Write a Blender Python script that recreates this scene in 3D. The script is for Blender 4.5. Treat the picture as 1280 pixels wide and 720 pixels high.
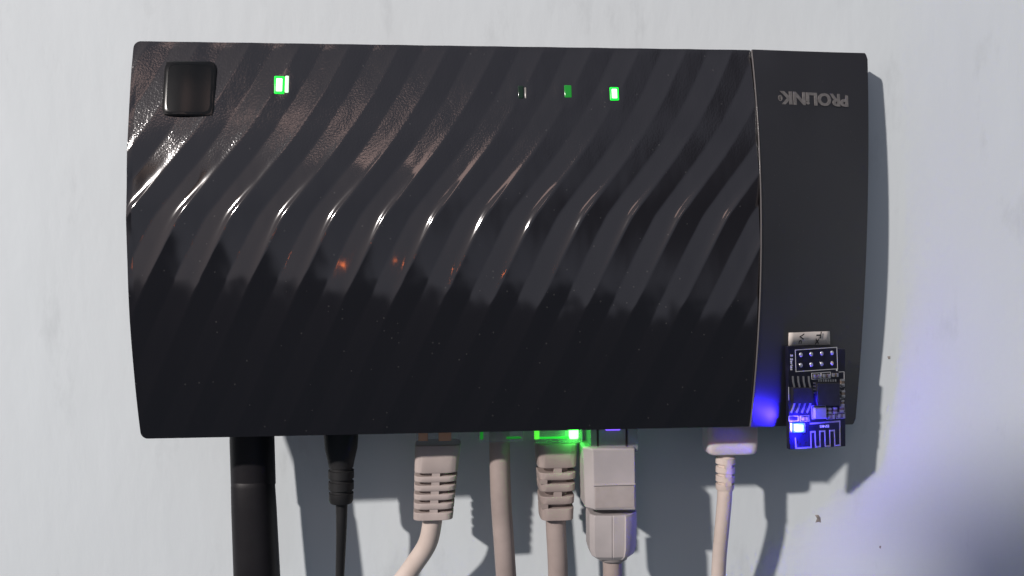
import bpy, bmesh, math, random
from mathutils import Matrix, Vector, Euler, noise
random.seed(7)
sc = bpy.context.scene
for o in list(bpy.data.objects): bpy.data.objects.remove(o)
COL = sc.collection

# ------------------------------------------------------------------ frames
# "router frame": millimetres, x right, y up, z out of the router's face.
# M carries it into the room: wall is the plane Y = 0, Z is up.
WN = Vector((-0.0287, -0.0598, 1.0)); W0 = -30.0           # wall plane in the router frame
_n = WN.normalized()
_x = (Vector((1, 0, 0)) - _n * _n.x).normalized()
_y = _n.cross(_x)
R3 = Matrix((_x, -_n, _y))                                 # rows: room X, room Y, room Z
_p0 = Vector((0, 0, W0))
M = R3.to_4x4(); M.translation = -(R3 @ _p0) * 0.001
def room(p): return R3 @ (Vector(p) - _p0) * 0.001

# ------------------------------------------------------------------ camera
F = 1065.0
CP = Vector((-16.04, -5.36, 208.6))
def RX(a): return Matrix.Rotation(a, 3, 'X')
CR = Matrix.Rotation(-.005, 3, 'Z') @ Matrix.Rotation(-.077, 3, 'Y') @ Matrix.Rotation(-.030, 3, 'X')
cam = bpy.data.cameras.new('camera'); camo = bpy.data.objects.new('camera', cam); COL.objects.link(camo)
cam.sensor_width = 36; cam.lens = F / 1280 * 36; cam.clip_start = 0.005; cam.clip_end = 50
mw = (R3 @ CR).to_4x4(); mw.translation = room(CP); camo.matrix_world = mw
sc.camera = camo
def at(x, y, z):
    """point of the router frame seen at photo pixel (x, y) at height z"""
    d = CR @ Vector(((x - 640) / F, -(y - 360) / F, -1))
    return CP + d * ((z - CP.z) / d.z)
def onwall(x, y):
    d = CR @ Vector(((x - 640) / F, -(y - 360) / F, -1))
    k = (W0 - WN.dot(CP)) / WN.dot(d)
    return CP + d * k

# ------------------------------------------------------------------ light
w = bpy.data.worlds.new('World'); sc.world = w; w.use_nodes = True
nt = w.node_tree; nt.nodes.clear()
def N(t, typ, **k):
    n = t.nodes.new(typ)
    for a, b in k.items(): setattr(n, a, b)
    return n
out = N(nt, 'ShaderNodeOutputWorld'); bg = N(nt, 'ShaderNodeBackground')
tc = N(nt, 'ShaderNodeTexCoord'); sp = N(nt, 'ShaderNodeSeparateXYZ')
# dim room: lit upper part above a dark lower part, the warm side of the room on the left
nt.links.new(tc.outputs['Generated'], sp.inputs[0])
tilt = N(nt, 'ShaderNodeMath', operation='MULTIPLY_ADD'); tilt.inputs[1].default_value = .25
nt.links.new(sp.outputs['X'], tilt.inputs[0]); nt.links.new(sp.outputs['Z'], tilt.inputs[2])
hz = N(nt, 'ShaderNodeMapRange', interpolation_type='SMOOTHSTEP'); hz.inputs['From Min'].default_value = -.14; hz.inputs['From Max'].default_value = -.08
nt.links.new(tilt.outputs[0], hz.inputs[0])
sd = N(nt, 'ShaderNodeMapRange'); sd.inputs['From Min'].default_value = -1; sd.inputs['From Max'].default_value = 1
nt.links.new(sp.outputs['X'], sd.inputs[0])
up = N(nt, 'ShaderNodeValToRGB'); el = up.color_ramp.elements; up.color_ramp.interpolation = 'EASE'
el[0].position = .1; el[0].color = (.50, .45, .47, 1); el[1].position = .95; el[1].color = (.015, .02, .03, 1)
for p_, c_ in ((.5, (.28, .30, .36, 1)), (.66, (.23, .25, .31, 1)), (.80, (.06, .07, .09, 1))):
    q_ = el.new(p_); q_.color = c_
nt.links.new(sd.outputs[0], up.inputs[0])
wv = N(nt, 'ShaderNodeMix', data_type='RGBA'); wv.inputs[6].default_value = (.026, .046, .064, 1)
nt.links.new(hz.outputs[0], wv.inputs[0]); nt.links.new(up.outputs[0], wv.inputs[7])
nt.links.new(wv.outputs[2], bg.inputs[0]); bg.inputs[1].default_value = 1.0
nt.links.new(bg.outputs[0], out.inputs[0])

LP = CP + Vector((-1.2345, .8524, 1)) * 1000
lamp = bpy.data.lights.new('room_lamp', 'POINT'); lamp.energy = 155; lamp.color = (1, .93, .89); lamp.shadow_soft_size = .028
lo = bpy.data.objects.new('room_lamp', lamp); COL.objects.link(lo); lo.location = room(LP)
def small_lamp(name, d, dist, energy, col, rad):
    l_ = bpy.data.lights.new(name, 'POINT'); l_.energy = energy; l_.color = col; l_.shadow_soft_size = rad
    o_ = bpy.data.objects.new(name, l_); COL.objects.link(o_); o_.location = room(Vector(d).normalized() * dist); return o_
small_lamp('warm_lamp', (-.27, .54, .80), 1600, 1.2, (1, .66, .56), .12)
small_lamp('amber_standby_lamp', (-.27, .01, .96), 1200, .13, (1, .2, .04), .008)

vs = sc.view_settings; vs.view_transform = 'Standard'; vs.look = 'None'; vs.exposure = 0; vs.gamma = 1
sc.render.engine = 'CYCLES'

# ------------------------------------------------------------------ materials
def mat(name, col, rough=.5, metal=0, spec=.5, emit=None, es=0, coat=0, trans=0, alpha=1, ior=1.45):
    m = bpy.data.materials.new(name); m.use_nodes = True
    b = m.node_tree.nodes['Principled BSDF']
    b.inputs['Base Color'].default_value = (*col, 1); b.inputs['Roughness'].default_value = rough
    b.inputs['Metallic'].default_value = metal; b.inputs['Specular IOR Level'].default_value = spec
    b.inputs['Coat Weight'].default_value = coat; b.inputs['Transmission Weight'].default_value = trans
    b.inputs['Alpha'].default_value = alpha; b.inputs['IOR'].default_value = ior
    if emit: b.inputs['Emission Color'].default_value = (*emit, 1); b.inputs['Emission Strength'].default_value = es
    return m
def noisy(m, scale, c0, c1, bump=0, bscale=None, detail=6, rough=None, lo=.35, hi=.65, dist=.0005):
    """colour drift, roughness drift and fine relief in object space (metres)"""
    t = m.node_tree; b = t.nodes['Principled BSDF']; tc = N(t, 'ShaderNodeTexCoord')
    n = N(t, 'ShaderNodeTexNoise'); n.inputs['Scale'].default_value = scale; n.inputs['Detail'].default_value = detail
    t.links.new(tc.outputs['Object'], n.inputs['Vector'])
    r = N(t, 'ShaderNodeValToRGB'); r.color_ramp.elements[0].position = lo; r.color_ramp.elements[1].position = hi
    r.color_ramp.elements[0].color = (*c0, 1); r.color_ramp.elements[1].color = (*c1, 1)
    t.links.new(n.outputs[0], r.inputs[0]); t.links.new(r.outputs[0], b.inputs['Base Color'])
    if rough:
        q = N(t, 'ShaderNodeMapRange'); q.inputs['To Min'].default_value = rough[0]; q.inputs['To Max'].default_value = rough[1]
        t.links.new(n.outputs[0], q.inputs[0]); t.links.new(q.outputs[0], b.inputs['Roughness'])
    if bump:
        n2 = N(t, 'ShaderNodeTexNoise'); n2.inputs['Scale'].default_value = bscale; n2.inputs['Detail'].default_value = 4
        t.links.new(tc.outputs['Object'], n2.inputs['Vector'])
        bp = N(t, 'ShaderNodeBump'); bp.inputs['Strength'].default_value = bump; bp.inputs['Distance'].default_value = dist
        t.links.new(n2.outputs[0], bp.inputs['Height']); t.links.new(bp.outputs[0], b.inputs['Normal'])
    return m

def dust(m, scale=420, amt=.25, keep=.93):
    t = m.node_tree; b = t.nodes['Principled BSDF']; bc_ = b.inputs['Base Color']
    tc = N(t, 'ShaderNodeTexCoord'); v = N(t, 'ShaderNodeTexVoronoi'); v.inputs['Scale'].default_value = scale
    t.links.new(tc.outputs['Object'], v.inputs['Vector'])
    lt = N(t, 'ShaderNodeMath', operation='LESS_THAN'); lt.inputs[1].default_value = .13; t.links.new(v.outputs['Distance'], lt.inputs[0])
    sc_ = N(t, 'ShaderNodeSeparateColor'); t.links.new(v.outputs['Color'], sc_.inputs[0])
    gt = N(t, 'ShaderNodeMath', operation='GREATER_THAN'); gt.inputs[1].default_value = keep; t.links.new(sc_.outputs[0], gt.inputs[0])
    mu = N(t, 'ShaderNodeMath', operation='MULTIPLY'); t.links.new(lt.outputs[0], mu.inputs[0]); t.links.new(gt.outputs[0], mu.inputs[1])
    m2 = N(t, 'ShaderNodeMath', operation='MULTIPLY'); m2.inputs[1].default_value = amt; t.links.new(mu.outputs[0], m2.inputs[0])
    mx = N(t, 'ShaderNodeMix', data_type='RGBA'); mx.inputs[7].default_value = (.5, .48, .45, 1); t.links.new(m2.outputs[0], mx.inputs[0])
    if bc_.is_linked: t.links.new(bc_.links[0].from_socket, mx.inputs[6])
    else: mx.inputs[6].default_value = bc_.default_value
    t.links.new(mx.outputs[2], bc_)
    return m
# painted wall: pale blue-grey emulsion, roller grain, faint stains
m_wall = mat('wall_paint', (.7, .74, .76), .62, spec=.25)
t = m_wall.node_tree; b = t.nodes['Principled BSDF']; tcn = N(t, 'ShaderNodeTexCoord')
mp = N(t, 'ShaderNodeMapping'); mp.inputs['Scale'].default_value = (1, 1, .35); t.links.new(tcn.outputs['Object'], mp.inputs[0])
n1 = N(t, 'ShaderNodeTexNoise'); n1.inputs['Scale'].default_value = 9; n1.inputs['Detail'].default_value = 5; t.links.new(mp.outputs[0], n1.inputs['Vector'])
r1 = N(t, 'ShaderNodeValToRGB'); r1.color_ramp.elements[0].position = .32; r1.color_ramp.elements[1].position = .62
r1.color_ramp.elements[0].color = (.665, .71, .73, 1); r1.color_ramp.elements[1].color = (.725, .78, .805, 1); t.links.new(n1.outputs[0], r1.inputs[0])
n2 = N(t, 'ShaderNodeTexNoise'); n2.inputs['Scale'].default_value = 70; n2.inputs['Detail'].default_value = 8; n2.inputs['Roughness'].default_value = .65; t.links.new(mp.outputs[0], n2.inputs['Vector'])
r2 = N(t, 'ShaderNodeValToRGB'); r2.color_ramp.elements[0].position = .25; r2.color_ramp.elements[1].position = .42
r2.color_ramp.elements[0].color = (.80, .80, .80, 1); r2.color_ramp.elements[1].color = (1, 1, 1, 1); t.links.new(n2.outputs[0], r2.inputs[0])
mx = N(t, 'ShaderNodeMix', data_type='RGBA', blend_type='MULTIPLY'); mx.inputs[0].default_value = .75
t.links.new(r1.outputs[0], mx.inputs[6]); t.links.new(r2.outputs[0], mx.inputs[7]); t.links.new(mx.outputs[2], b.inputs['Base Color'])
n3 = N(t, 'ShaderNodeTexNoise'); n3.inputs['Scale'].default_value = 160; n3.inputs['Detail'].default_value = 6; t.links.new(mp.outputs[0], n3.inputs['Vector'])
n4 = N(t, 'ShaderNodeTexNoise'); n4.inputs['Scale'].default_value = 28; n4.inputs['Detail'].default_value = 3; t.links.new(mp.outputs[0], n4.inputs['Vector'])
ad = N(t, 'ShaderNodeMath', operation='MULTIPLY_ADD'); ad.inputs[1].default_value = 2.0
t.links.new(n4.outputs[0], ad.inputs[0]); t.links.new(n3.outputs[0], ad.inputs[2])
bp = N(t, 'ShaderNodeBump'); bp.inputs['Strength'].default_value = .33; bp.inputs['Distance'].default_value = .0005
t.links.new(ad.outputs[0], bp.inputs['Height']); t.links.new(bp.outputs[0], b.inputs['Normal'])

# glossy black front with a fine grain moulded in towards the indicator edge
m_shell = mat('gloss_black_plastic', (.0125, .0105, .0125), .1, spec=.9, coat=.7)
t = m_shell.node_tree; b = t.nodes['Principled BSDF']; tcn = N(t, 'ShaderNodeTexCoord')
sx = N(t, 'ShaderNodeSeparateXYZ'); t.links.new(tcn.outputs['Object'], sx.inputs[0])
msk = N(t, 'ShaderNodeMapRange', interpolation_type='SMOOTHSTEP'); msk.inputs['From Min'].default_value = .015; msk.inputs['From Max'].default_value = .024
t.links.new(sx.outputs['Y'], msk.inputs[0])
ng = N(t, 'ShaderNodeTexNoise'); ng.inputs['Scale'].default_value = 2300; ng.inputs['Detail'].default_value = 2; t.links.new(tcn.outputs['Object'], ng.inputs['Vector'])
mg = N(t, 'ShaderNodeMath', operation='MULTIPLY'); t.links.new(ng.outputs[0], mg.inputs[0]); t.links.new(msk.outputs[0], mg.inputs[1])
b.inputs['Coat Roughness'].default_value = .10
bp = N(t, 'ShaderNodeBump'); bp.inputs['Strength'].default_value = .32; bp.inputs['Distance'].default_value = .00014
t.links.new(mg.outputs[0], bp.inputs['Height']); t.links.new(bp.outputs[0], b.inputs['Normal']); t.links.new(bp.outputs[0], b.inputs['Coat Normal'])
nd = N(t, 'ShaderNodeTexNoise'); nd.inputs['Scale'].default_value = 60; nd.inputs['Detail'].default_value = 8; t.links.new(tcn.outputs['Object'], nd.inputs['Vector'])
rr = N(t, 'ShaderNodeMapRange'); rr.inputs['To Min'].default_value = .05; rr.inputs['To Max'].default_value = .11
t.links.new(nd.outputs[0], rr.inputs[0])
ra = N(t, 'ShaderNodeMath', operation='MULTIPLY_ADD'); ra.inputs[1].default_value = .07
t.links.new(msk.outputs[0], ra.inputs[0]); t.links.new(rr.outputs[0], ra.inputs[2]); t.links.new(ra.outputs[0], b.inputs['Roughness'])

dust(m_shell, 620, .06, .86)
m_end = noisy(mat('satin_black_plastic', (.022, .021, .026), .42, spec=.8), 40, (.027, .026, .033), (.033, .032, .040), .12, 2500, rough=(.36, .5), dist=.0001)
dust(m_end, 620, .06, .86)
m_house = noisy(mat('matt_black_housing', (.015, .015, .016), .5), 50, (.012, .012, .013), (.02, .02, .021), .15, 1800, dist=.0001)
m_ant = noisy(mat('antenna_plastic', (.011, .010, .012), .5, spec=.35), 60, (.008, .007, .009), (.014, .013, .015), .2, 1200, dist=.0001)
m_rub = noisy(mat('black_rubber', (.014, .014, .015), .6), 80, (.011, .011, .012), (.02, .02, .021), .2, 1500, dist=.0001)
m_beige = noisy(mat('beige_vinyl', (.55, .47, .43), .5, spec=.35), 90, (.43, .365, .34), (.53, .455, .425), .15, 1500, rough=(.42, .6), dist=.0001)
m_beige2 = noisy(mat('dull_beige_vinyl', (.42, .34, .30), .5, spec=.35), 70, (.31, .255, .235), (.43, .355, .325), .15, 1500, rough=(.42, .6), dist=.0001)
m_white = noisy(mat('offwhite_plastic', (.50, .45, .44), .4, spec=.4), 70, (.40, .37, .365), (.50, .455, .45), .1, 1500, rough=(.32, .5), dist=.0001)
m_usbc = noisy(mat('cream_vinyl', (.66, .56, .50), .5, spec=.35), 90, (.60, .50, .44), (.70, .60, .54), .15, 1500, rough=(.42, .6), dist=.0001)
m_clear = mat('clear_plug_plastic', (.75, .80, .78), .12, spec=.5, alpha=.30)
m_smoke = noisy(mat('frosted_usb_cover', (.70, .62, .66), .35, spec=.4), 120, (.64, .56, .60), (.74, .66, .70))
m_smoke.node_tree.nodes['Principled BSDF'].inputs['Subsurface Weight'].default_value = .5
m_smoke.node_tree.nodes['Principled BSDF'].inputs['Subsurface Scale'].default_value = .004
m_gold = mat('copper_contact', (.70, .28, .10), .3, metal=.9)
m_slot = mat('slot_shade', (.05, .04, .035), .8)
m_dust = noisy(mat('grey_label_plate', (.40, .36, .34), .7), 250, (.40, .35, .33), (.46, .41, .39))
m_green = mat('green_lamp_rim', (.02, .6, .06), .3, emit=(.0, 1, .03), es=1.6)
m_greenc = mat('green_lamp_core', (.3, .9, .3), .3, emit=(.45, 1, .40), es=5)
m_greend = mat('dim_green_glow', (.01, .10, .02), .15, emit=(.03, .8, .06), es=.22)
m_dark = mat('unlit_window', (.012, .03, .018), .1)
m_plink = mat('green_port_lamp', (.1, .9, .15), .3, emit=(.10, 1, .10), es=9)
m_violet = mat('violet_port_lamp', (.1, .05, .8), .3, emit=(.22, .10, 1), es=1.6)
m_blue = mat('blue_lamp', (.05, .1, 1), .3, emit=(.02, .12, 1), es=3)
m_bluec = mat('blue_lamp_core', (.2, .5, 1), .3, emit=(.30, .85, 1), es=2.2)
m_logo = noisy(mat('silver_grey_print', (.25, .23, .22), .5), 900, (.19, .175, .17), (.27, .25, .24))
m_edge = mat('seam_highlight', (.16, .15, .15), .3, spec=.8)  # lighter colour stands for the specular line along the edge
m_pcb = noisy(mat('dark_solder_mask', (.012, .012, .03), .3, spec=.5), 300, (.010, .010, .024), (.018, .017, .036))
m_silk = mat('white_silkscreen', (.85, .85, .86), .6)
m_trace = mat('tinned_trace', (.52, .48, .55), .45, metal=.3)
m_tin = mat('solder', (.75, .74, .76), .3, metal=.85)
m_chip = noisy(mat('chip_package', (.02, .02, .022), .45), 400, (.016, .016, .018), (.026, .026, .028))
m_can = mat('crystal_can', (.55, .53, .56), .35, metal=.6)
m_cap = mat('ceramic_component', (.20, .15, .12), .5)
m_paper = noisy(mat('paper_tag', (.80, .72, .66), .8), 200, (.74, .66, .60), (.84, .77, .71))
m_ink = mat('black_ink', (.02, .02, .025), .7)
m_chipmark = noisy(mat('bare_plaster', (.30, .27, .24), .9), 900, (.2, .18, .16), (.4, .36, .33))
m_skin = mat('skin', (.40, .24, .17), .55)

# ------------------------------------------------------------------ builders
class MB:
    def __init__(s): s.v = []; s.f = []
    def add(s, vs, fs):
        o = len(s.v); s.v += [Vector(p) for p in vs]; s.f += [tuple(i + o for i in f) for f in fs]
    def box(s, c, h, fr=None):
        """box with half sizes h about c, axes fr"""
        fr = fr or (Vector((1, 0, 0)), Vector((0, 1, 0)), Vector((0, 0, 1))); c = Vector(c)
        P = [c + fr[0] * (h[0] * i) + fr[1] * (h[1] * j) + fr[2] * (h[2] * k) for k in (-1, 1) for j in (-1, 1) for i in (-1, 1)]
        s.add(P, [(0, 2, 3, 1), (4, 5, 7, 6), (0, 1, 5, 4), (2, 6, 7, 3), (0, 4, 6, 2), (1, 3, 7, 5)])
    def rings(s, R, cap=True):
        n = len(R[0]); vs = [p for r in R for p in r]; fs = []
        for i in range(len(R) - 1):
            for j in range(n):
                k = (j + 1) % n; fs.append((i * n + j, i * n + k, (i + 1) * n + k, (i + 1) * n + j))
        if cap: fs += [tuple(range(n - 1, -1, -1)), tuple((len(R) - 1) * n + j for j in range(n))]
        s.add(vs, fs)
    def tube(s, path, rad, n=20, flat=1.0):
        path = [Vector(p) for p in path]; R = []
        if not isinstance(rad, (list, tuple)): rad = [rad] * len(path)
        for i, p in enumerate(path):
            d = (path[min(i + 1, len(path) - 1)] - path[max(i - 1, 0)]).normalized()
            a = d.cross(Vector((0, 0, 1))).normalized(); b = a.cross(d)
            R.append([p + a * (rad[i] * math.cos(2 * math.pi * j / n)) + b * (rad[i] * flat * math.sin(2 * math.pi * j / n)) for j in range(n)])
        s.rings(R)
    def loft(s, secs, n=32, pw=4):
        """superellipse sections: (centre, half width, half depth), running down -y"""
        R = []
        for sec in secs:
            c, a, b = sec[:3]; e = sec[3] if len(sec) > 3 else pw; c = Vector(c); r = []
            for j in range(n):
                th = 2 * math.pi * j / n; cc, ss = math.cos(th), math.sin(th)
                r.append(c + Vector((a * math.copysign(abs(cc) ** (2 / e), cc), 0, b * math.copysign(abs(ss) ** (2 / e), ss))))
            R.append(r)
        s.rings(R)
    def prism(s, poly, d, fr=None):
        """poly: list of points (Vector); extruded by vector d"""
        n = len(poly); P = [Vector(p) for p in poly] + [Vector(p) + Vector(d) for p in poly]
        s.add(P, [tuple(range(n)), tuple(range(2 * n - 1, n - 1, -1))] + [(i, i + n, (i + 1) % n + n, (i + 1) % n) for i in range(n)])
ORG = {}
def thing(name, label, cat, org, group=None):
    o = bpy.data.objects.new(name, None); COL.objects.link(o); o.empty_display_size = .005
    o.matrix_world = M @ Matrix.Translation(Vector(org) * .001); ORG[o.name] = Vector(org)
    o['label'] = label; o['category'] = cat
    if group: o['group'] = group
    return o
def obj(name, mb, m, parent=None, smooth=True, bevel=0, angle=40, org=None, sharp=True, fixn=True):
    base = parent
    while base is not None and base.parent is not None: base = base.parent
    og = ORG[base.name] if base is not None and base.name in ORG else Vector(org or (0, 0, 0))
    me = bpy.data.meshes.new(name); me.from_pydata([tuple((p - og) * .001) for p in mb.v], [], mb.f)
    if fixn:
        bm = bmesh.new(); bm.from_mesh(me); bmesh.ops.recalc_face_normals(bm, faces=bm.faces); bm.to_mesh(me); bm.free()
    me.materials.append(m)
    o = bpy.data.objects.new(name, me); COL.objects.link(o)
    if parent is not None: o.parent = parent
    else: o.matrix_world = M @ Matrix.Translation(og * .001)
    if bevel:
        md = o.modifiers.new('bevel', 'BEVEL'); md.width = bevel * .001; md.segments = 3; md.limit_method = 'ANGLE'; md.angle_limit = math.radians(35)
    if smooth:
        for p in me.polygons: p.use_smooth = True
        if sharp:
            me.set_sharp_from_angle(angle=math.radians(angle))
    return o
def text_mb(body, size, org, ux, uy, uz, depth=.1, offset=0.0, sx=1.0, shear=0):
    """lettering as thin solid glyphs laid in the frame ux, uy (uz outwards), centred on org"""
    cu = bpy.data.curves.new('text', 'FONT'); cu.body = body; cu.size = size; cu.offset = offset; cu.extrude = depth / 2
    cu.align_x = 'CENTER'; cu.align_y = 'CENTER'; cu.resolution_u = 3; cu.shear = shear
    o = bpy.data.objects.new('text', cu); COL.objects.link(o)
    dg = bpy.context.evaluated_depsgraph_get(); me = bpy.data.meshes.new_from_object(o.evaluated_get(dg))
    mb = MB(); org = Vector(org)
    mb.add([org + ux * (v.co.x * sx) + uy * v.co.y + uz * (v.co.z + depth / 2) for v in me.vertices], [tuple(p.vertices) for p in me.polygons])
    bpy.data.objects.remove(o); bpy.data.meshes.remove(me); bpy.data.curves.remove(cu)
    return mb
XX, YY, ZZ = Vector((1, 0, 0)), Vector((0, 1, 0)), Vector((0, 0, 1))

# ------------------------------------------------------------------ wall
wm = MB(); G = 24
gx = [-1500 + 3000 * i / G for i in range(G + 1)]
def wallz(x, y): return W0 - (WN.x * x + WN.y * y)
wm.add([(x, y, wallz(x, y)) for y in gx for x in gx], [(j * (G + 1) + i, j * (G + 1) + i + 1, (j + 1) * (G + 1) + i + 1, (j + 1) * (G + 1) + i) for j in range(G) for i in range(G)])
wall = bpy.data.meshes.new('wall'); wall.from_pydata([room(p) for p in wm.v], [], wm.f); wall.materials.append(m_wall)
wo = bpy.data.objects.new('wall', wall); COL.objects.link(wo); wo['kind'] = 'structure'
def chip(px, py, pts):
    c = onwall(px, py); mb = MB()
    ring = [c + _x * a * .23 + _y * b * .23 for a, b in pts]
    top = [c + (p - c) * .8 + _n * .12 for p in ring]
    mb.rings([[p - _n * .05 for p in ring], top])
    me = bpy.data.meshes.new('paint_chip'); me.from_pydata([room(p) for p in mb.v], [], mb.f); me.materials.append(m_chipmark)
    o = bpy.data.objects.new('paint_chip', me); COL.objects.link(o); o.parent = wo
chip(1022, 648, [(-4, 5), (1, 5), (4, 1), (5, -6), (1, -5), (-3, -6), (-1, 0)])
chip(1111, 447, [(-2, 2), (2, 2), (2, -2), (-1, -2)])
chip(1100, 684, [(-1, 2), (1.5, 2), (1, -2), (-1, -1)])

# ------------------------------------------------------------------ router
HB = 47.13; SAG = 7.0; XD = 60.0                      # half height, bow of the face, seam between the two faces
XL = -89.0
TR = at(1078, 66, -16.5); BR = at(1077, 531, -21.5); XR = (TR.x + BR.x) / 2
def bow(y): return SAG * (1 - (y / HB) ** 2)
PITCH = 11.72; LEAN = .58; SW = 32.5; Y0 = 6.0; AMP = 1.35
CREST = at(222, 270, 8).x
# slant of the crests (dx/dy) against height on the face
LEANS = [(-60, .48), (-8, .48), (3.5, .52), (8, .78), (15, .80), (23, .70), (31, .60), (39, .50), (60, .46)]
def lean(y):
    for (y0_, a_), (y1_, b_) in zip(LEANS, LEANS[1:]):
        if y <= y1_:
            t_ = (y - y0_) / (y1_ - y0_); t_ = t_ * t_ * (3 - 2 * t_); return a_ + (b_ - a_) * t_
    return LEANS[-1][1]
_SH = {}; _acc = 0.0
for i_ in range(0, 600): _SH[i_] = _acc; _acc += lean(5.4 + i_ * .1 + .05) * .1
_acc = 0.0
for i_ in range(0, -600, -1): _SH[i_] = _acc; _acc -= lean(5.4 + i_ * .1 - .05) * .1
def shift(y):
    f_ = (y - 5.4) / .1; i_ = math.floor(f_); return _SH[i_] + (_SH[i_ + 1] - _SH[i_]) * (f_ - i_)
def wave(x, y):
    """scalloped flutes meeting in crisp crests that snake up the face"""
    u = ((x - CREST - shift(y)) / PITCH + .5) % 1.0 - .5          # 0 on the crest
    g_ = .22 + .78 * math.exp(-((y - 7.0) / (4.6 if y > 7 else 15.0)) ** 2)             # the kick is strongest round mid-height, so crests twist
    return PITCH * (prof_at(PROF_A, u + .5) + g_ * prof_at(PROF_B, u + .5)) - .45
# flute profile, valley to valley: a shallow rise that kicks up just before the crest, then a plain fall
NPF = 400
def make_profile(fn):
    sl = [fn((i_ + .5) / NPF) if i_ < NPF / 2 else 0.0 for i_ in range(NPF)]; k_ = sum(sl) / NPF / .5
    sl = [a_ if i_ < NPF / 2 else -k_ for i_, a_ in enumerate(sl)]
    sl = [sum(sl[(i_ + j_) % NPF] for j_ in range(-4, 5)) / 9 for i_ in range(NPF)]; P_ = [0.0]
    for a_ in sl: P_.append(P_[-1] + a_ / NPF)
    return P_
PROF_A = make_profile(lambda v: .10)
PROF_B = make_profile(lambda v: .56 * max(0, (v - .26) / .24) ** 1.8)
def prof_at(P_, v):
    f_ = (v % 1.0) * NPF; i_ = int(f_); return P_[i_] + (P_[min(i_ + 1, NPF)] - P_[i_]) * (f_ - i_)
def fade(d, w): return max(0, min(1, d / w))
LEDS = [at(px_, py_, 4.8) for px_, py_ in ((352, 106), (653, 115), (710, 114), (768, 117))]
def face_z(x, y):
    k = fade(x - XL, 1.2) * fade(HB - abs(y), 1.5)
    a_ = .28 + .30 * fade(y + 26, 10) + .42 * fade(y + 9, 12) - .55 * math.exp(-((y - 28) / 5.0) ** 2) - .25 * fade(y - 30, 8)
    q_ = noise.noise(Vector((x * .16, y * .09, 3.1))) * .085 + noise.noise(Vector((x * .45, y * .2, 9.7))) * .020
    for p_ in LEDS: a_ *= 1 - math.exp(-(((x - p_.x) / 2.6) ** 2 + ((y - p_.y) / 3.6) ** 2) ** 2)
    return bow(y) + wave(x, y) * (.35 + .65 * k) * a_ + q_
def end_t(x): return (x - XD) / (XR - XD)
def end_y(x, s):
    t_ = end_t(x); return (HB + (TR.y - HB) * t_) if s > 0 else (-HB + (BR.y + HB) * t_)
def end_z(x, y):
    t_ = end_t(x); return bow(y) * (1 - .62 * t_) + (.6 - 19.6 * t_) + 2.5 * t_ * (y / HB)

router = thing('router', 'glossy black wall-mounted router with wavy ridged face and green lights', 'router', (0, 0, -20))
# ridged face: a dense sheet with turned-back rims
mb = MB(); NX, NY = 760, 180
def xs(i): return XL + (XD - .25 - XL) * i / NX
def ys(j): return -HB + 2 * HB * j / NY
rnd = 1.6
def cornerclip(x, y):
    # small rounding of the outer corners
    cx, cy = XL + rnd, HB - rnd
    if x < cx and abs(y) > cy:
        dx, dy = x - cx, abs(y) - cy; d = math.hypot(dx, dy); mxx = max(abs(dx), abs(dy))
        if d > 0: f = mxx / d; return cx + dx * f, math.copysign(cy + dy * f, y)
    return x, y
V = []
for j in range(NY + 1):
    for i in range(NX + 1):
        x, y = cornerclip(xs(i), ys(j)); V.append((x, y, face_z(x, y)))
Fc = [(j * (NX + 1) + i, j * (NX + 1) + i + 1, (j + 1) * (NX + 1) + i + 1, (j + 1) * (NX + 1) + i) for j in range(NY) for i in range(NX)]
mb.add(V, Fc)
# lip: rim folded towards the wall
def lipz(y):  # lower edge of the left lip, deeper away from the port edge
    s_ = max(0.0, (y + HB) / (2 * HB)); return -1.8 - 9.5 * min(1, s_ / .26) ** .8
rim = [j * (NX + 1) for j in range(NY, -1, -1)] + list(range(1, NX + 1))
rim = [NY * (NX + 1) + i for i in range(NX, 0, -1)] + rim
o0 = len(mb.v)
for k in rim:
    p = mb.v[k]
    left = p.x < XL + 2
    z = lipz(p.y) if left else (-1.8 if p.y < 0 else -6)
    if left and p.y > HB - 2: z = -6
    mb.v.append(Vector((p.x + (.5 if left else 0), p.y, z)))
for a in range(len(rim) - 1):
    mb.f.append((rim[a], rim[a + 1], o0 + a + 1, o0 + a))
shell = obj('ridged_face', mb, m_shell, router, sharp=True, angle=50, fixn=False)

# plain sloping end face
mb = MB(); NX2, NY2 = 40, 60
V = []
for j in range(NY2 + 1):
    for i in range(NX2 + 1):
        x = XD + .15 + (XR - XD - .15) * i / NX2
        y0, y1 = end_y(x, -1), end_y(x, 1); y = y0 + (y1 - y0) * j / NY2
        if i == NX2 and j in (0, NY2): x -= .5; y -= math.copysign(.5, y)
        V.append((x, y, end_z(x, y)))
mb.add(V, [(j * (NX2 + 1) + i, j * (NX2 + 1) + i + 1, (j + 1) * (NX2 + 1) + i + 1, (j + 1) * (NX2 + 1) + i) for j in range(NY2) for i in range(NX2)])
rim = [i for i in range(NX2 + 1)] + [j * (NX2 + 1) + NX2 for j in range(1, NY2 + 1)] + [NY2 * (NX2 + 1) + i for i in range(NX2 - 1, -1, -1)] + [j * (NX2 + 1) for j in range(NY2 - 1, -1, -1)]
o0 = len(mb.v)
for k in rim:
    p = mb.v[k]; mb.v.append(Vector((p.x, p.y, p.z - 3.0)))
for a in range(len(rim) - 1): mb.f.append((rim[a + 1], rim[a], o0 + a, o0 + a + 1))
end = obj('end_face', mb, m_end, router, angle=40, fixn=False)

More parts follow.
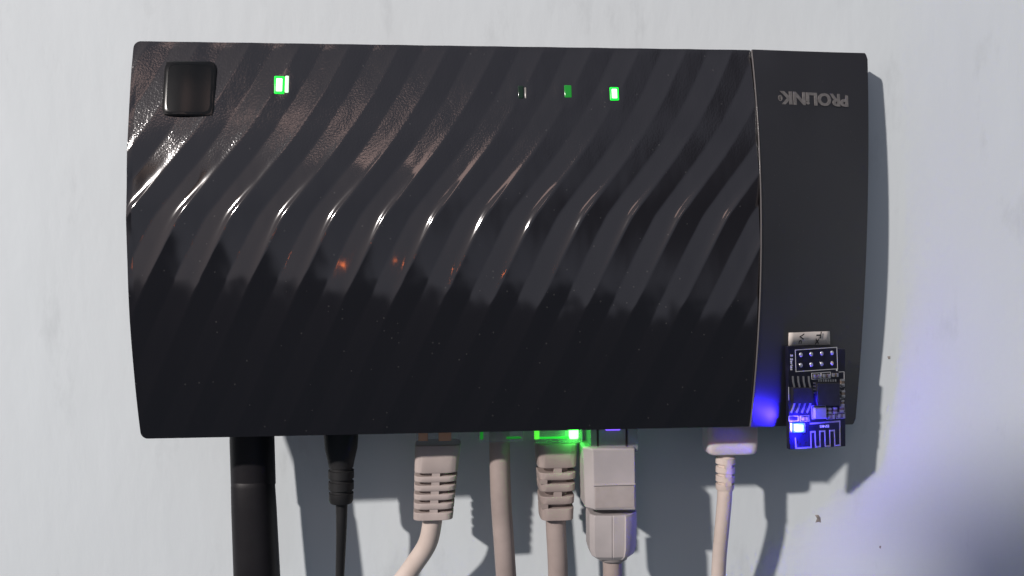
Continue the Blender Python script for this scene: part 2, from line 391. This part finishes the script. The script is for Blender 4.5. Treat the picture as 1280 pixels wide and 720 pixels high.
# seam bead between the faces, its edge highlight painted in
mb = MB(); pts = [(XD - .05, -HB + .2 + (2 * HB - .4) * j / 80, bow(-HB + .2 + (2 * HB - .4) * j / 80) + .42) for j in range(81)]
R = []
for p in pts:
    p = Vector(p); R.append([p + Vector((.12 * math.cos(a), 0, .4 * math.sin(a))) for a in [2 * math.pi * q / 10 for q in range(10)]])
mb.rings(R); obj('seam_highlight_strip', mb, m_edge, router)

# housing behind the faces
mb = MB()
def hsec(z, xl, xr, yb, yt): return [Vector((xl, yb, z)), Vector((xr, yb, z)), Vector((xr, yt, z)), Vector((xl, yt, z))]
# housing stops short of the sloping end; a second wedge follows the slope
R = [hsec(-.6, -86.5, 56, -46.4, 45.5), hsec(-8, -78, 56, -46.2, 45), hsec(-16, -70, 56, -46, 44.5), hsec(-23, -62, 56, -45, 40)]
mb.rings(R)
obj('housing', mb, m_house, router, bevel=.8, angle=30)
mb = MB()
zt = lambda x, y: end_z(x, y) - 2.4
Pq = []
for x, zb in ((56.2, -23), (XR - 2.5, -23.5)):
    yb, yt = end_y(x, -1) + 1.2, end_y(x, 1) - 1.2
    Pq.append([Vector((x, yb, max(zb + 1, zt(max(x, XD), yb)))), Vector((x, 0, max(zb + 1, zt(max(x, XD), 0) - .4))), Vector((x, yt, max(zb + 1, zt(max(x, XD), yt)))), Vector((x, yt, zb)), Vector((x, yb, zb))])
mb.rings(Pq); obj('end_housing', mb, m_house, router, smooth=False)
# feet to the wall
for fx, fy in ((-50, 28), (48, 28), (-50, -30), (48, -30)):
    mb = MB(); zw = wallz(fx, fy)
    n_ = 20; R = []
    for z, rr_ in ((-22.8, 4.2), (zw + .8, 4.0), (zw - .15, 3.4)):
        R.append([Vector((fx + rr_ * math.cos(2 * math.pi * q / n_), fy + rr_ * math.sin(2 * math.pi * q / n_), z)) for q in range(n_)])
    mb.rings(R); obj('foot', mb, m_rub, router)

# round-cornered button window
bc = at(234.5, 109, 4.5); mb = MB()
R = []
for dz, hw, hh in ((-3.4, 5.9, 6.7), (.55, 5.9, 6.7), (.85, 5.5, 6.3), (.9, 4.9, 5.7)):
    r_ = []
    for q in range(40):
        th = 2 * math.pi * q / 40; cc, ss = math.cos(th), math.sin(th)
        x = bc.x + hw * math.copysign(abs(cc) ** .25, cc); y = bc.y + hh * math.copysign(abs(ss) ** .25, ss)
        g = .0 if dz < 0 else 0.16 * math.cos((x - bc.x + 1.3) / 6.4 * math.pi) * (1 if dz > .7 else 0)
        r_.append(Vector((x, y, bow(y) + dz - .35 + (g if dz > .7 else 0))))
    R.append(r_)
mb.rings(R, cap=False)
# saddle top: grid of the inner area
gn = 14; V = []
for j in range(gn + 1):
    for i in range(gn + 1):
        x = bc.x - 5.5 + 11.0 * i / gn; y = bc.y - 6.3 + 12.6 * j / gn
        g = .16 * math.cos((x - bc.x + 1.3) / 6.4 * math.pi)
        V.append((x, y, bow(y) + .5 + g))
mb.add(V, [(j * (gn + 1) + i, j * (gn + 1) + i + 1, (j + 1) * (gn + 1) + i + 1, (j + 1) * (gn + 1) + i) for j in range(gn) for i in range(gn)])
m_btn = noisy(mat('button_black', (.009, .010, .011), 0.2, spec=.25), 60, (.007, .008, .009), (.012, .012, .013), rough=(.14, .24))
obj('button', mb, m_btn, router, angle=35)

# indicator windows in the face
def window(px, py, w_, h_, m, name, lab):
    z0 = 4.8; p = at(px, py, z0); p = at(px, py, face_z(p.x, p.y)); zf = face_z(p.x, p.y)
    zmax = sum(face_z(p.x + a, p.y + b_) for a in (-w_, 0, w_) for b_ in (-h_, 0, h_)) / 9 + .1
    sl_ = (bow(p.y + .5) - bow(p.y - .5)); ty_ = Vector((0, 1, sl_)).normalized(); tz_ = XX.cross(ty_); FW = (XX, ty_, tz_)
    c_ = Vector((p.x, p.y, zmax))
    mb = MB(); mb.box(c_ - tz_ * 1.0, (w_, h_, 1.02), FW); o = obj(name, mb, m, router, bevel=.3)
    if lab: o['label'] = lab
    if m is m_green:
        mb = MB(); mb.box(c_ - tz_ * .97, (w_ * .7, h_ * .78, 1.02), FW); obj('lamp_core', mb, m_greenc, o, bevel=.3)
    return p, zmax
pg1, zg1 = window(349, 106, 1.25, 2.3, m_green, 'indicator_light', 'lit green light beside the button')
window(358.5, 105, .5, 2.2, mat('lit_light_pipe', (.6, .75, .6), .2, emit=(.5, .8, .5), es=1.2), 'light_pipe', 'pale clear edge of the lit green light')
window(651, 115, .75, 1.7, m_dark, 'indicator_light', 'unlit indicator window')
window(657, 116, .28, 1.5, mat('pipe_edge', (.3, .28, .26), .2), 'light_pipe', 'clear edge of the unlit window')
window(710, 114, .95, 1.65, m_greend, 'indicator_light', 'dim green indicator window')
pg2, zg2 = window(768, 117, 1.15, 1.75, m_green, 'indicator_light', 'lit green light nearest the plain end')
# printed name, upside down as the router hangs
lc = at(1014, 122.5, -5); lc = Vector((lc.x, lc.y, end_z(lc.x, lc.y)))
eps = .5
fr_ = (lc.y - end_y(lc.x, -1)) / (end_y(lc.x, 1) - end_y(lc.x, -1))
def epar(x): y_ = end_y(x, -1) + fr_ * (end_y(x, 1) - end_y(x, -1)); return Vector((x, y_, end_z(x, y_)))
ux = (epar(lc.x + eps) - epar(lc.x - eps)).normalized()
uy = Vector((0, 1, (end_z(lc.x, lc.y + eps) - end_z(lc.x, lc.y - eps)) / (2 * eps))).normalized()
uz = ux.cross(uy).normalized()
mb = text_mb('PROLiNK', 4.5, lc + uz * .02 + ux * 2.1, -ux, -uy, uz, depth=.1, offset=.18, sx=1.42)
obj('lettering', mb, m_logo, router, smooth=False)
mb = text_mb('®', 2.0, lc + uz * .02 - ux * 11.4 - uy * .2, -ux, -uy, uz, depth=.1, offset=.05)
obj('trademark', mb, m_logo, router, smooth=False)

# antenna: knuckle at the housing and a flat-sided rod hanging down
az = -19.0
a0 = at(315, 540, az); a1 = at(317, 606, az); a2 = at(323, 745, az)
mb = MB()
R_ = 5.75
secs = [(Vector((a0.x, -43, az)), 5.5, 5.2, 2.4)]
for k in range(9):
    s_ = k / 8; p = a0.lerp(a1, s_); secs.append((p, 5.6 if k else 5.5, 5.4, 2.4))
mb.loft(secs, 36)
ant = obj('antenna', mb, m_ant, router, angle=35); ant['label'] = 'black stub antenna hanging from the port edge'
mb = MB(); R = [];
d_ = (a2 - a1).normalized()
secs = []
for s_, w_ in ((-3.4, 2.0), (-3.2, 3.6), (-2.6, 4.7), (-1.6, 5.3), (-.3, 5.6), (6, 5.75), (a2 - a1).length and ((a2 - a1).length, 6.0)):
    secs.append((a1 + d_ * s_ + ZZ * .5, w_ * .98, w_ * .93, 2.5))
mb.loft(secs, 36); obj('antenna_rod', mb, m_ant, ant, angle=35)

# port lamps and painted port glow on the lower edge
def pbox(name, x0, x1, y0, y1, z, hz, m, parent, bevel=.15):
    a = at(x0, y1, z); c = at(x1, y0, z); mb = MB(); mb.box(((a.x + c.x) / 2, (a.y + c.y) / 2, z), (abs(c.x - a.x) / 2, abs(c.y - a.y) / 2, hz))
    return obj(name, mb, m, parent, bevel=bevel)

# ------------------------------------------------------------------ cables
def path_px(pts, n=40):
    """smooth path through (px, py, z)"""
    P = [at(*q) for q in pts]; out_ = []
    P = [P[0] * 2 - P[1]] + P + [P[-1] * 2 - P[-2]]
    seg = len(P) - 3
    for i in range(seg):
        p0, p1, p2, p3 = P[i:i + 4]
        for k in range(n // seg + 1):
            if i and k == 0: continue
            u = k / (n // seg)
            out_.append(.5 * ((2 * p1) + (p2 - p0) * u + (2 * p0 - 5 * p1 + 4 * p2 - p3) * u * u + (3 * p1 - p0 - 3 * p2 + p3) * u ** 3))
    return out_
PXMM = lambda z: F / (CP.z - z)
# power lead
z = -16.5; s_ = PXMM(z)
pl = thing('power_cable', 'thin black power lead with ribbed round plug, beside the antenna', 'cable', at(427, 545, z))
mb = MB()
prof = [(520, 21), (545, 21), (560, 20), (575, 16.5), (581, 15.4), (583.5, 15.2), (584, 13.6), (587, 13.6), (587.5, 15.8), (597, 15.8), (598, 13.6), (601, 13.6), (601.6, 15.6), (611, 15.6), (612, 13.4), (615, 13.4), (615.6, 15.2), (625, 14.8), (628, 13.5), (629, 9)]
mb.tube([at(426.5, y, z) for y, r_ in prof], [r_ / s_ for y, r_ in prof], 28); obj('plug', mb, m_rub, pl, angle=30)
mb = MB(); pp = path_px([(427, 622, z), (427, 650, z - .3), (426, 690, z - 1.5), (424, 740, z - 3)]); mb.tube(pp, [(7.6 - 2.4 * min(1, max(0, i / len(pp)))) / s_ for i in range(len(pp))], 16); obj('cord', mb, m_rub, pl)

def slotted_boot(mb, cx0, cx1, y0, y1, w0, w1, z, hd, slots, spine=None):
    """boot from photo row y0 to y1; slots: list of (row, height, mode)  mode both/left/right/full: recess either side of a spine"""
    s = PXMM(z); lerp = lambda a, b_, t_: a + (b_ - a) * t_
    T = lambda y: (y - y0) / (y1 - y0)
    cuts = [y0]
    for r_, h_, m_ in slots: cuts += [r_ - h_ / 2, r_ + h_ / 2]
    cuts.append(y1)
    sec = lambda y, k=1.0, kd=1.0: (at(lerp(cx0, cx1, T(y)), y, z), lerp(w0, w1, T(y)) / 2 / s * k, hd * kd)
    for a in range(0, len(cuts), 2):
        ya, yb = cuts[a], cuts[a + 1]; e_ = 1.0
        first, last = a == 0, a == len(cuts) - 2
        L = [sec(ya, .97, .97), sec(ya + e_, 1, 1), sec(yb - e_, 1, 1)]
        L += [sec(yb - .3, .95, .93), sec(yb, .86, .82)] if last else [sec(yb, .975, .97)]
        mb.loft(L, 40, 5)
    mb.loft([sec(y0 + 2, .62, .55), sec(y1 - 4, .62, .55)], 32, 4)
    for r_, h_, m_ in slots:
        t_ = T(r_); cx = lerp(cx0, cx1, t_); hw = lerp(w0, w1, t_) / 2
        def bit(xa, xb):
            pa = at(xa, r_, z); pb = at(xb, r_, z)
            mb.box(((pa.x + pb.x) / 2, pa.y, z), ((pb.x - pa.x) / 2, h_ / 2 / s + .12, hd * .95))
        if m_ == 'both': bit(cx - 5, cx + 5)
        elif m_ == 'full': bit(cx - hw * .93, cx - hw * .55)

# telephone lead
z = -16.0; s_ = PXMM(z)
c1 = thing('telephone_cable', 'pale beige telephone lead with evenly slotted plug boot, curving aside', 'cable', at(546, 548, z))
mb = MB(); slotted_boot(mb, 547.5, 541.5, 553, 645, 57, 49, z, 4.6, [(588.5, 4.2, 'both'), (599.5, 4.2, 'both'), (610.5, 4.2, 'both'), (621.5, 4.2, 'both'), (633, 4.2, 'both')])
obj('boot', mb, m_beige, c1, angle=35)
pbox('clear_plug', 521, 574, 524, 557, z, 3.6, m_clear, c1)
for x in (523, 548): pbox('contact_block', x, x + (12 if x < 540 else 16), 528, 551, z + 2.2, .8, m_gold, c1)
mb = MB(); pp = path_px([(541, 636, z), (540, 655, z), (534, 680, z - 1), (518, 705, z - 2.5), (496, 735, z - 4)]); mb.tube(pp, 12.2 / s_, 20); obj('cord', mb, m_usbc, c1)

# plain network lead
z = -16.5; s_ = PXMM(z)
c2 = thing('network_cable', 'bare beige network lead with no plug boot, between two booted leads', 'cable', at(624, 548, z), 'network leads plugged into the router')
mb = MB(); pp = path_px([(624.5, 530, z), (624.5, 560, z), (626, 620, z), (630, 680, z - .5), (634, 740, z - 1.5)]); mb.tube(pp, 13 / s_, 24); obj('cord', mb, m_beige2, c2)
pbox('clear_plug', 598, 652, 522, 549.5, z, 4.0, m_clear, c2)
pbox('port_lamp_glow', 600, 604, 538, 549, z + 3.6, .5, m_greend, router)  # faint green glow on the clear plug, painted as emissive strips
pbox('port_lamp_glow', 633, 651, 545.5, 548.5, z + 3.6, .5, m_greend, router)

# booted network lead
c3 = thing('network_cable', 'dull beige network lead with staggered slots in its boot, under bright green port light', 'cable', at(695, 548, z), 'network leads plugged into the router')
mb = MB(); slotted_boot(mb, 694.5, 694.5, 551, 645, 52, 41, z, 4.8, [(583, 6, 'both'), (597, 5, 'full'), (612, 6, 'both'), (627, 5, 'full')])
obj('boot', mb, m_beige2, c3, angle=35)
pbox('clear_plug', 668, 725, 522, 551, z, 4.2, m_clear, c3)
o = pbox('port_lamp_glow', 711, 723, 535.5, 549, z + 4.5, .6, m_plink, router, bevel=.5); o['label'] = 'bright green port light'
pbox('port_lamp_glow', 668, 674, 537, 549, z + 4.5, .4, mat('green_port_glow', (.05, .5, .08), .3, emit=(.12, 1, .05), es=.9), router)  # lamp's green light on the port outline, painted as emissive boxes
pbox('port_lamp_glow', 674, 712, 545.5, 548.5, z + 4.5, .3, mat('green_port_line', (.05, .5, .08), .3, emit=(.03, 1, .06), es=.55), router)
mb = MB(); pp = path_px([(695, 636, z), (695, 660, z), (697, 700, z - .6), (698, 740, z - 1)]); mb.tube(pp, 12.8 / s_, 24); obj('cord', mb, m_beige2, c3)
gp = at(717, 545, z + 6.5)
l = bpy.data.lights.new('green_glow', 'POINT'); l.energy = .0012; l.color = (.08, 1, .12); l.specular_factor = 0; l.shadow_soft_size = .001
q = bpy.data.objects.new('green_glow', l); COL.objects.link(q); q.location = room(gp)

# square crimped connector
z = -11.0; s_ = PXMM(z)
c4 = thing('crimped_network_cable', 'network lead with bulky square off-white crimped connector, beside green-lit boot', 'cable', at(764, 558, z), 'network leads plugged into the router')
def xsec(y, xl, xr, zf, zb, cl, crr):
    """six-cornered section: chamfered front edges"""
    L_ = lambda x, zz: Vector((at(x, y, zf).x, at(x, y, zf).y, zz))
    return [L_(xl, zb), L_(xl, zf - 2.2), L_(cl, zf), L_(crr, zf), L_(xr, zf - 1.2), L_(xr, zb)]
mb = MB(); mb.rings([xsec(560, 732, 793.5, z + 5.2, z - 5, 742, 793), xsec(562, 730.5, 794.5, z + 5.6, z - 5, 741, 793.5), xsec(636.5, 733, 796, z + 5.6, z - 5, 743, 794.5), xsec(638, 735, 794, z + 5.2, z - 5, 744, 794)])
obj('connector_block', mb, m_white, c4, bevel=.35, angle=30)
mb = MB(); 
for (x0, x1, y0, y1) in ((743.5, 793.5, 607, 608.4), (743.5, 745, 607, 636), (792.5, 794, 607, 636), (743.5, 793.5, 634.6, 636)):
    pass
pa = at(744, 635.5, z + 5.75); pb = at(793, 607.5, z + 5.75)
mb.box(((pa.x + pb.x) / 2, (pa.y + pb.y) / 2, z + 5.62), ((pb.x - pa.x) / 2, (pb.y - pa.y) / 2, .12)); obj('label_plate', mb, m_dust, c4, bevel=.06)
pbox('plate_rim', 741.5, 794.5, 604.6, 607.4, z + 5.65, .32, m_white, c4, bevel=.1)
mb = MB(); n8 = 12
def fsec(y, k, kd):
    c = at(764.5, y, z); r_ = []
    prof = [(-31, -3), (-31, 3), (-26, 4.6), (-4.5, 5.2), (-3.5, 5.0), (-2.5, 5.2), (12, 5.1), (13, 5.3), (20, 4.6), (28, 2.6), (31, 1.4), (31, -3)]
    for a, d__ in prof: r_.append(Vector((c.x + a * k / s_, c.y, z + d__ * kd)))
    return r_
mb.rings([fsec(637.5, .97, .97), fsec(640, 1, 1), fsec(680, .985, 1), fsec(689, .9, .93), fsec(694, .68, .75)])
obj('connector_collar', mb, m_white, c4, bevel=.2, angle=25)
mb = MB(); mb.loft([(at(765, 692, z), 21 / s_, 4.0, 2.2), (at(765, 697, z), 19 / s_, 3.6, 2.2), (at(765, 700.5, z), 13 / s_, 2.6, 2.2)], 28); obj('cable_gland', mb, m_dust, c4)
mb = MB(); pp = path_px([(765, 690, z), (765.5, 715, z), (766, 745, z - .5)]); mb.tube(pp, 12.2 / s_, 20); obj('cord', mb, m_beige2, c4)
zz = z - 1
pbox('clear_plug', 735, 793, 520, 562, zz, 4.2, mat('dusty_clear_plug', (.45, .45, .46), .35, alpha=.45), c4)
for x in (746, 782): pbox('plug_slot_shade', x, x + 2.4, 532, 559, zz + 4.3, .15, m_slot, c4, bevel=0)  # dark strips painted for the shade in the plug's gaps
o = pbox('port_lamp_glow', 757, 775, 534, 538, zz + 4.6, .4, m_violet, router); o['label'] = 'violet port light'

# usb lead
z = -11.8; s_ = PXMM(z)
c5 = thing('usb_cable', 'cream thin lead with wide frosted rectangular plug, nearest the circuit board', 'cable', at(910, 548, z))
mb = MB(); cx_ = 912
def usec(y, hw, hd_, e_=6): return (at(cx_, y, z), hw / s_, hd_, e_)
mb.loft([usec(518, 33, 3.6), usec(556, 32.8, 3.6), usec(562, 32, 3.5), usec(565, 30, 3.2), usec(566.5, 26, 2.4)], 44); obj('plug_cover', mb, m_smoke, c5)
mb = MB(); prof = [(563, 9.5), (571, 10.5), (571.6, 12.5), (579, 12.5), (580, 9.5), (582.5, 9.5), (583, 12.2), (590, 12.2), (591, 9.2), (593.5, 9.2), (594, 12), (601, 12), (602, 9), (604, 9), (604.5, 11.8), (610, 11.6), (612.5, 10.5), (613, 6)]
mb.tube([at(907 - (y - 563) * .02, y, z) for y, r_ in prof], [r_ / s_ for y, r_ in prof], 28, .9); obj('strain_relief', mb, m_usbc, c5, angle=30)
mb = MB()
for y0 in (581, 592.5, 603):
    p = at(906.5, y0, z); mb.box((p.x, p.y, z), (.9, .45, 2.35))
obj('relief_bridge', mb, m_usbc, c5)
mb = MB(); pp = path_px([(906, 606, z), (905.5, 625, z), (902, 665, z - 2), (899, 700, z - 4.5), (897, 745, z - 8)]); mb.tube(pp, [9.3 / s_] * len(pp), 18); obj('cord', mb, m_usbc, c5)

# ------------------------------------------------------------------ circuit board module
PBL = at(987, 562, -4.6); PBR = at(1057, 558, -15.8); PTL = at(985, 433, .2)
U = (PBR - PBL).normalized(); Vv = (PTL - PBL).normalized(); Nn = U.cross(Vv).normalized()
BW = (PBR - PBL).length; BH = (PTL - PBL).length
Ru = Vv.cross(Nn); Ru /= Ru.dot(U); Rv = Nn.cross(U); Rv /= Rv.dot(Vv)     # reciprocal axes
FRM = (U, Vv, Nn)
esp = thing('circuit_board', 'small dark circuit board with glowing blue light stuck on the router end', 'circuit board', PBL)
TH = .5
mb = MB(); mb.box(PBL + U * BW / 2 + Vv * BH / 2 - Nn * TH, (BW / 2, BH / 2, TH), FRM); obj('board', mb, m_pcb, esp, bevel=.1)
def bp_(px, py):
    """board coordinates under a photo pixel"""
    d = CR @ Vector(((px - 640) / F, -(py - 360) / F, -1)); k = (PBL - CP).dot(Nn) / d.dot(Nn); q = CP + d * k - PBL
    return q.dot(Ru), q.dot(Rv)
def P3(u, v, h=0): return PBL + U * u + Vv * v + Nn * h
def comp(name, x0, y0, x1, y1, h, m, parent=esp, bevel=.06, base=-.02):
    a, b_ = bp_(x0, y0), bp_(x1, y1); mb = MB()
    mb.box(P3((a[0] + b_[0]) / 2, (a[1] + b_[1]) / 2, (h + base) / 2), (abs(b_[0] - a[0]) / 2, abs(b_[1] - a[1]) / 2, (h - base) / 2), FRM)
    return obj(name, mb, m, parent, bevel=bevel)
def line(mb, pts, wd, h=.05):
    pts = [bp_(*p) for p in pts]
    for (u0, v0), (u1, v1) in zip(pts, pts[1:]):
        d = Vector((u1 - u0, v1 - v0)); L_ = d.length; d /= L_
        a = U * d.x + Vv * d.y; c = U * -d.y + Vv * d.x
        mb.box(P3((u0 + u1) / 2, (v0 + v1) / 2, h / 2), (L_ / 2 + wd / 2, wd / 2, h / 2 + .01 * random.random()), (a, c, Nn))
mb = MB(); line(mb, [(994, 437.5), (1046, 434), (1047, 461), (995, 464.5), (994, 437.5)], .16); obj('header_outline', mb, m_silk, esp, smooth=False)
for r_, y0 in ((0, 443.5), (1, 456.5)):
    for k in range(4):
        u, v = bp_(1001 + 13 * k, y0 - .8 * k); mb = MB(); R = []
        for h, rr_ in ((-.02, .62), (.12, .58), (.3, .36), (.42, .12)):
            R.append([P3(u + rr_ * math.cos(2 * math.pi * q / 14), v + rr_ * math.sin(2 * math.pi * q / 14), h) for q in range(14)])
        mb.rings(R); obj('solder_joint', mb, m_tin if (r_ == 0 or k < 3) else m_dust, esp)
mb = MB(); u, v = bp_(1046, 462.5); R = [[P3(u + .32 * math.cos(2 * math.pi * q / 12), v + .32 * math.sin(2 * math.pi * q / 12), h) for q in range(12)] for h in (-.01, .06)]; mb.rings(R); obj('pin_mark', mb, m_silk, esp)
# flash chip with two rows of pins
comp('memory_chip', 988, 484, 1013, 503, .9, m_chip)
for k in range(4):
    for (ya, yb, sg) in ((471, 483, 1), (504, 515, -1)):
        x = 990.5 + 6.6 * k; mb = MB(); line(mb, [(x - 1 * sg + 1, ya), (x + .4, (ya + yb) / 2), (x + 1.8 * sg, yb)], .36, .3); obj('chip_pin', mb, m_tin, esp, smooth=False)
# main chip with its small pads
comp('processor_chip', 1019, 478, 1047, 506, .75, m_chip)
for k in range(8):
    comp('chip_pad', 1022.5 + 3 * k, 474, 1023.9 + 3 * k, 477, .12, m_tin, bevel=0)
for k in range(4): comp('chip_pad', 1016.5, 478 + 4 * k, 1019, 479.6 + 4 * k, .12, m_tin, bevel=0)
for k in range(5): comp('chip_pad', 1048, 482 + 5 * k, 1050.5, 483.8 + 5 * k, .12, m_tin, bevel=0)
comp('crystal', 1016, 509, 1030, 522, .8, m_can)
mb = MB(); line(mb, [(1014.5, 507.5), (1031.5, 507), (1032, 523), (1015, 523.5), (1014.5, 507.5)], .12); obj('crystal_outline', mb, m_silk, esp, smooth=False)
def small(x0, y0, x1, y1, m=m_cap):
    horiz = (x1 - x0) > (y1 - y0)
    root = comp('chip_resistor', x0, y0, x1, y1, .42, m)
    if horiz:
        w_ = (x1 - x0) * .26; comp('terminal', x0 - .4, y0 - .2, x0 + w_, y1 + .2, .46, m_tin, root, .03); comp('terminal', x1 - w_, y0 - .2, x1 + .4, y1 + .2, .46, m_tin, root, .03)
    else:
        w_ = (y1 - y0) * .26; comp('terminal', x0 - .2, y0 - .4, x1 + .2, y0 + w_, .46, m_tin, root, .03); comp('terminal', x0 - .2, y1 - w_, x1 + .2, y1 + .4, .46, m_tin, root, .03)
for q in ((1016.5, 468, 1023.5, 472), (1028.5, 467.5, 1035.5, 471.5), (1040, 466.5, 1046, 470.5), (1050, 474, 1054, 481), (1050.5, 488, 1054.5, 495), (1050, 500, 1053.5, 506), (1034, 510, 1037.5, 516), (1041, 509.5, 1044.5, 516), (1049, 507, 1053, 514), (1034.5, 518.5, 1041, 522.5), (1047, 517.5, 1054, 521.5), (1002, 521, 1008.5, 525)): small(*q)
mb = MB()
line(mb, [(1014.5, 466.5), (1025.8, 466), (1026, 473.6), (1014.7, 474), (1014.5, 466.5)], .11)
line(mb, [(1026.7, 465.8), (1037.8, 465), (1038, 472.6), (1027, 473.4), (1026.7, 465.8)], .11)
line(mb, [(1048.5, 465), (1055, 464.6), (1055.3, 483), (1051, 484)], .11)
line(mb, [(1055.5, 486), (1055.8, 497), (1050, 498)], .11)
line(mb, [(1032.5, 517), (1043, 516.8), (1043, 523.5), (1033, 524), (1032.5, 517)], .11)
line(mb, [(1045, 516.2), (1056, 515.6), (1056.2, 522.6), (1045.2, 523.2), (1045, 516.2)], .11)
line(mb, [(1047, 506), (1055.4, 505.5), (1055.8, 514)], .11)
obj('component_outline', mb, m_silk, esp, smooth=False)
mb = MB(); line(mb, [(986, 520.2), (997.5, 520), (997.6, 526), (986.2, 526.4), (986, 520.2)], .12); line(mb, [(1000, 519.8), (1011, 519.4), (1011, 526.5), (1000.2, 527), (1000, 519.8)], .1); obj('lamp_outline', mb, m_silk, esp, smooth=False)
mb = MB(); line(mb, [(985.8, 484), (985.9, 500)], .14); obj('edge_mark', mb, m_silk, esp, smooth=False)
# aerial trace
mb = MB(); line(mb, [(1013, 529.5), (1049.6, 526.5), (1050.2, 556.5), (1043.6, 557), (1042.8, 538), (1037, 538.4), (1037.6, 557.4), (1031.6, 557.8), (1030.8, 538.8), (1024.6, 539.2), (1025.2, 558.2), (1019.4, 558.6), (1018.6, 539.6), (1013.2, 540), (1013.8, 559.2), (995, 560.4), (994, 548)], .42); obj('aerial_trace', mb, m_trace, esp, smooth=False)
# lettering on the board
u, v = bp_(1030.5, 532.6); obj('board_lettering', text_mb('ESP-01S', 1.05, P3(u, v, .0), -U, -Vv, Nn, .06, .02, 1.15), m_silk, esp, smooth=False)
u, v = bp_(989.3, 453); obj('board_lettering', text_mb('S Series', 1.35, P3(u, v, .0), -Vv, U, Nn, .06, .02, 1.0), m_silk, esp, smooth=False)
# blue lamp
lm_ = comp('blue_light', 989, 528.5, 1003, 539.5, .75, m_blue, bevel=.12)
comp('lamp_core', 991, 530, 1001.5, 538.3, .82, m_bluec, lm_, .25); comp('terminal', 986.5, 528.5, 989, 540, .4, m_tin, lm_); comp('terminal', 1003, 528.5, 1005.4, 540, .4, m_tin, lm_)
u, v = bp_(996, 534)
l = bpy.data.lights.new('blue_glow', 'POINT'); l.energy = .055; l.color = (.03, .015, 1); l.shadow_soft_size = .0012
q = bpy.data.objects.new('blue_glow', l); COL.objects.link(q); q.location = room(P3(u, v, 2.2))

# ------------------------------------------------------------------ handwritten tag
tagc = [(986.5, 416), (1037, 414), (1037.5, 430.5), (986, 432)]
def onend(px, py, h=.25):
    z_ = -2.0
    for _ in range(8):
        p = at(px, py, z_); z_ = end_z(p.x, p.y) + h
    return at(px, py, z_)
tq = [onend(*c) for c in tagc]
tag = thing('paper_tag', 'small white handwritten paper tag above the circuit board', 'tag', tq[3])
tu = (tq[1] - tq[0]).normalized(); tv = (tq[0] - tq[3]); tv = (tv - tu * tv.dot(tu)).normalized(); tn = tu.cross(tv)
mb = MB(); nn_ = 10; top = []; 
for j in range(3):
    for i in range(nn_ + 1):
        a = tq[3].lerp(tq[2], i / nn_); b_ = tq[0].lerp(tq[1], i / nn_); p = a.lerp(b_, j / 2); top.append(p + tn * (.12 * math.sin(i * .9)))
k = nn_ + 1
mb.add(top, [(j * k + i, j * k + i + 1, (j + 1) * k + i + 1, (j + 1) * k + i) for j in range(2) for i in range(nn_)])
ob = obj('paper', mb, m_paper, tag); sd = ob.modifiers.new('solid', 'SOLIDIFY'); sd.thickness = .00018; sd.offset = -1
obj('ink', text_mb('Vc', 2.6, tq[3].lerp(tq[1], .5) - tu * 4.0 + tn * .22, -tv, tu, tn, .05, .03), m_ink, tag, smooth=False)
obj('ink', text_mb('Tx', 3.0, tq[3].lerp(tq[1], .5) + tu * 3.4 + tn * .22, -tv, tu, tn, .05, .05), m_ink, tag, smooth=False)

# ------------------------------------------------------------------ photographer's hand, behind the camera, shading the wall's corner
def shade_from(px, py, h):
    """point at height h on the way from the wall under a photo pixel to the lamp"""
    w_ = onwall(px, py); k_ = (h - w_.z) / (LP.z - w_.z); return w_ + (LP - w_) * k_
mb_v, mb_e, rad_ = [], [], []
H0 = 430
def chain(pts, start=None):
    prev = start
    for (px, py, h, r_) in pts:
        mb_v.append(room(shade_from(px, py, h))); rad_.append(r_ * .001)
        if prev is not None: mb_e.append((prev, len(mb_v) - 1))
        prev = len(mb_v) - 1
    return prev
wrist = chain([(1520, 960, H0, 30)])
palm = chain([(1400, 830, H0, 34)], wrist); 
for tip in ([(1300, 760, H0, 13), (1235, 722, H0 + 8, 10), (1200, 700, H0 + 20, 9)], [(1330, 745, H0, 13), (1280, 700, H0 + 8, 10), (1262, 690, H0 + 22, 9)],
            [(1370, 730, H0, 12), (1330, 670, H0 + 8, 10), (1305, 660, H0 + 22, 9)], [(1420, 730, H0, 11), (1400, 660, H0 + 8, 9), (1375, 640, H0 + 20, 8)],
            [(1330, 850, H0 - 8, 14), (1250, 830, H0 - 16, 11), (1190, 800, H0 - 18, 10)]):
    chain(tip, palm)
me = bpy.data.meshes.new('hand'); me.from_pydata(mb_v, mb_e, []); me.materials.append(m_skin)
ho = bpy.data.objects.new('hand', me); COL.objects.link(ho); ho['label'] = 'hand held up behind the camera, shading the wall corner'; ho['category'] = 'hand'
sk = ho.modifiers.new('skin', 'SKIN'); sk.use_smooth_shade = True
for v_, r_ in zip(me.skin_vertices[0].data, rad_): v_.radius = (r_, r_)
me.skin_vertices[0].data[0].use_root = True
ss_ = ho.modifiers.new('sub', 'SUBSURF'); ss_.levels = 2; ss_.render_levels = 2
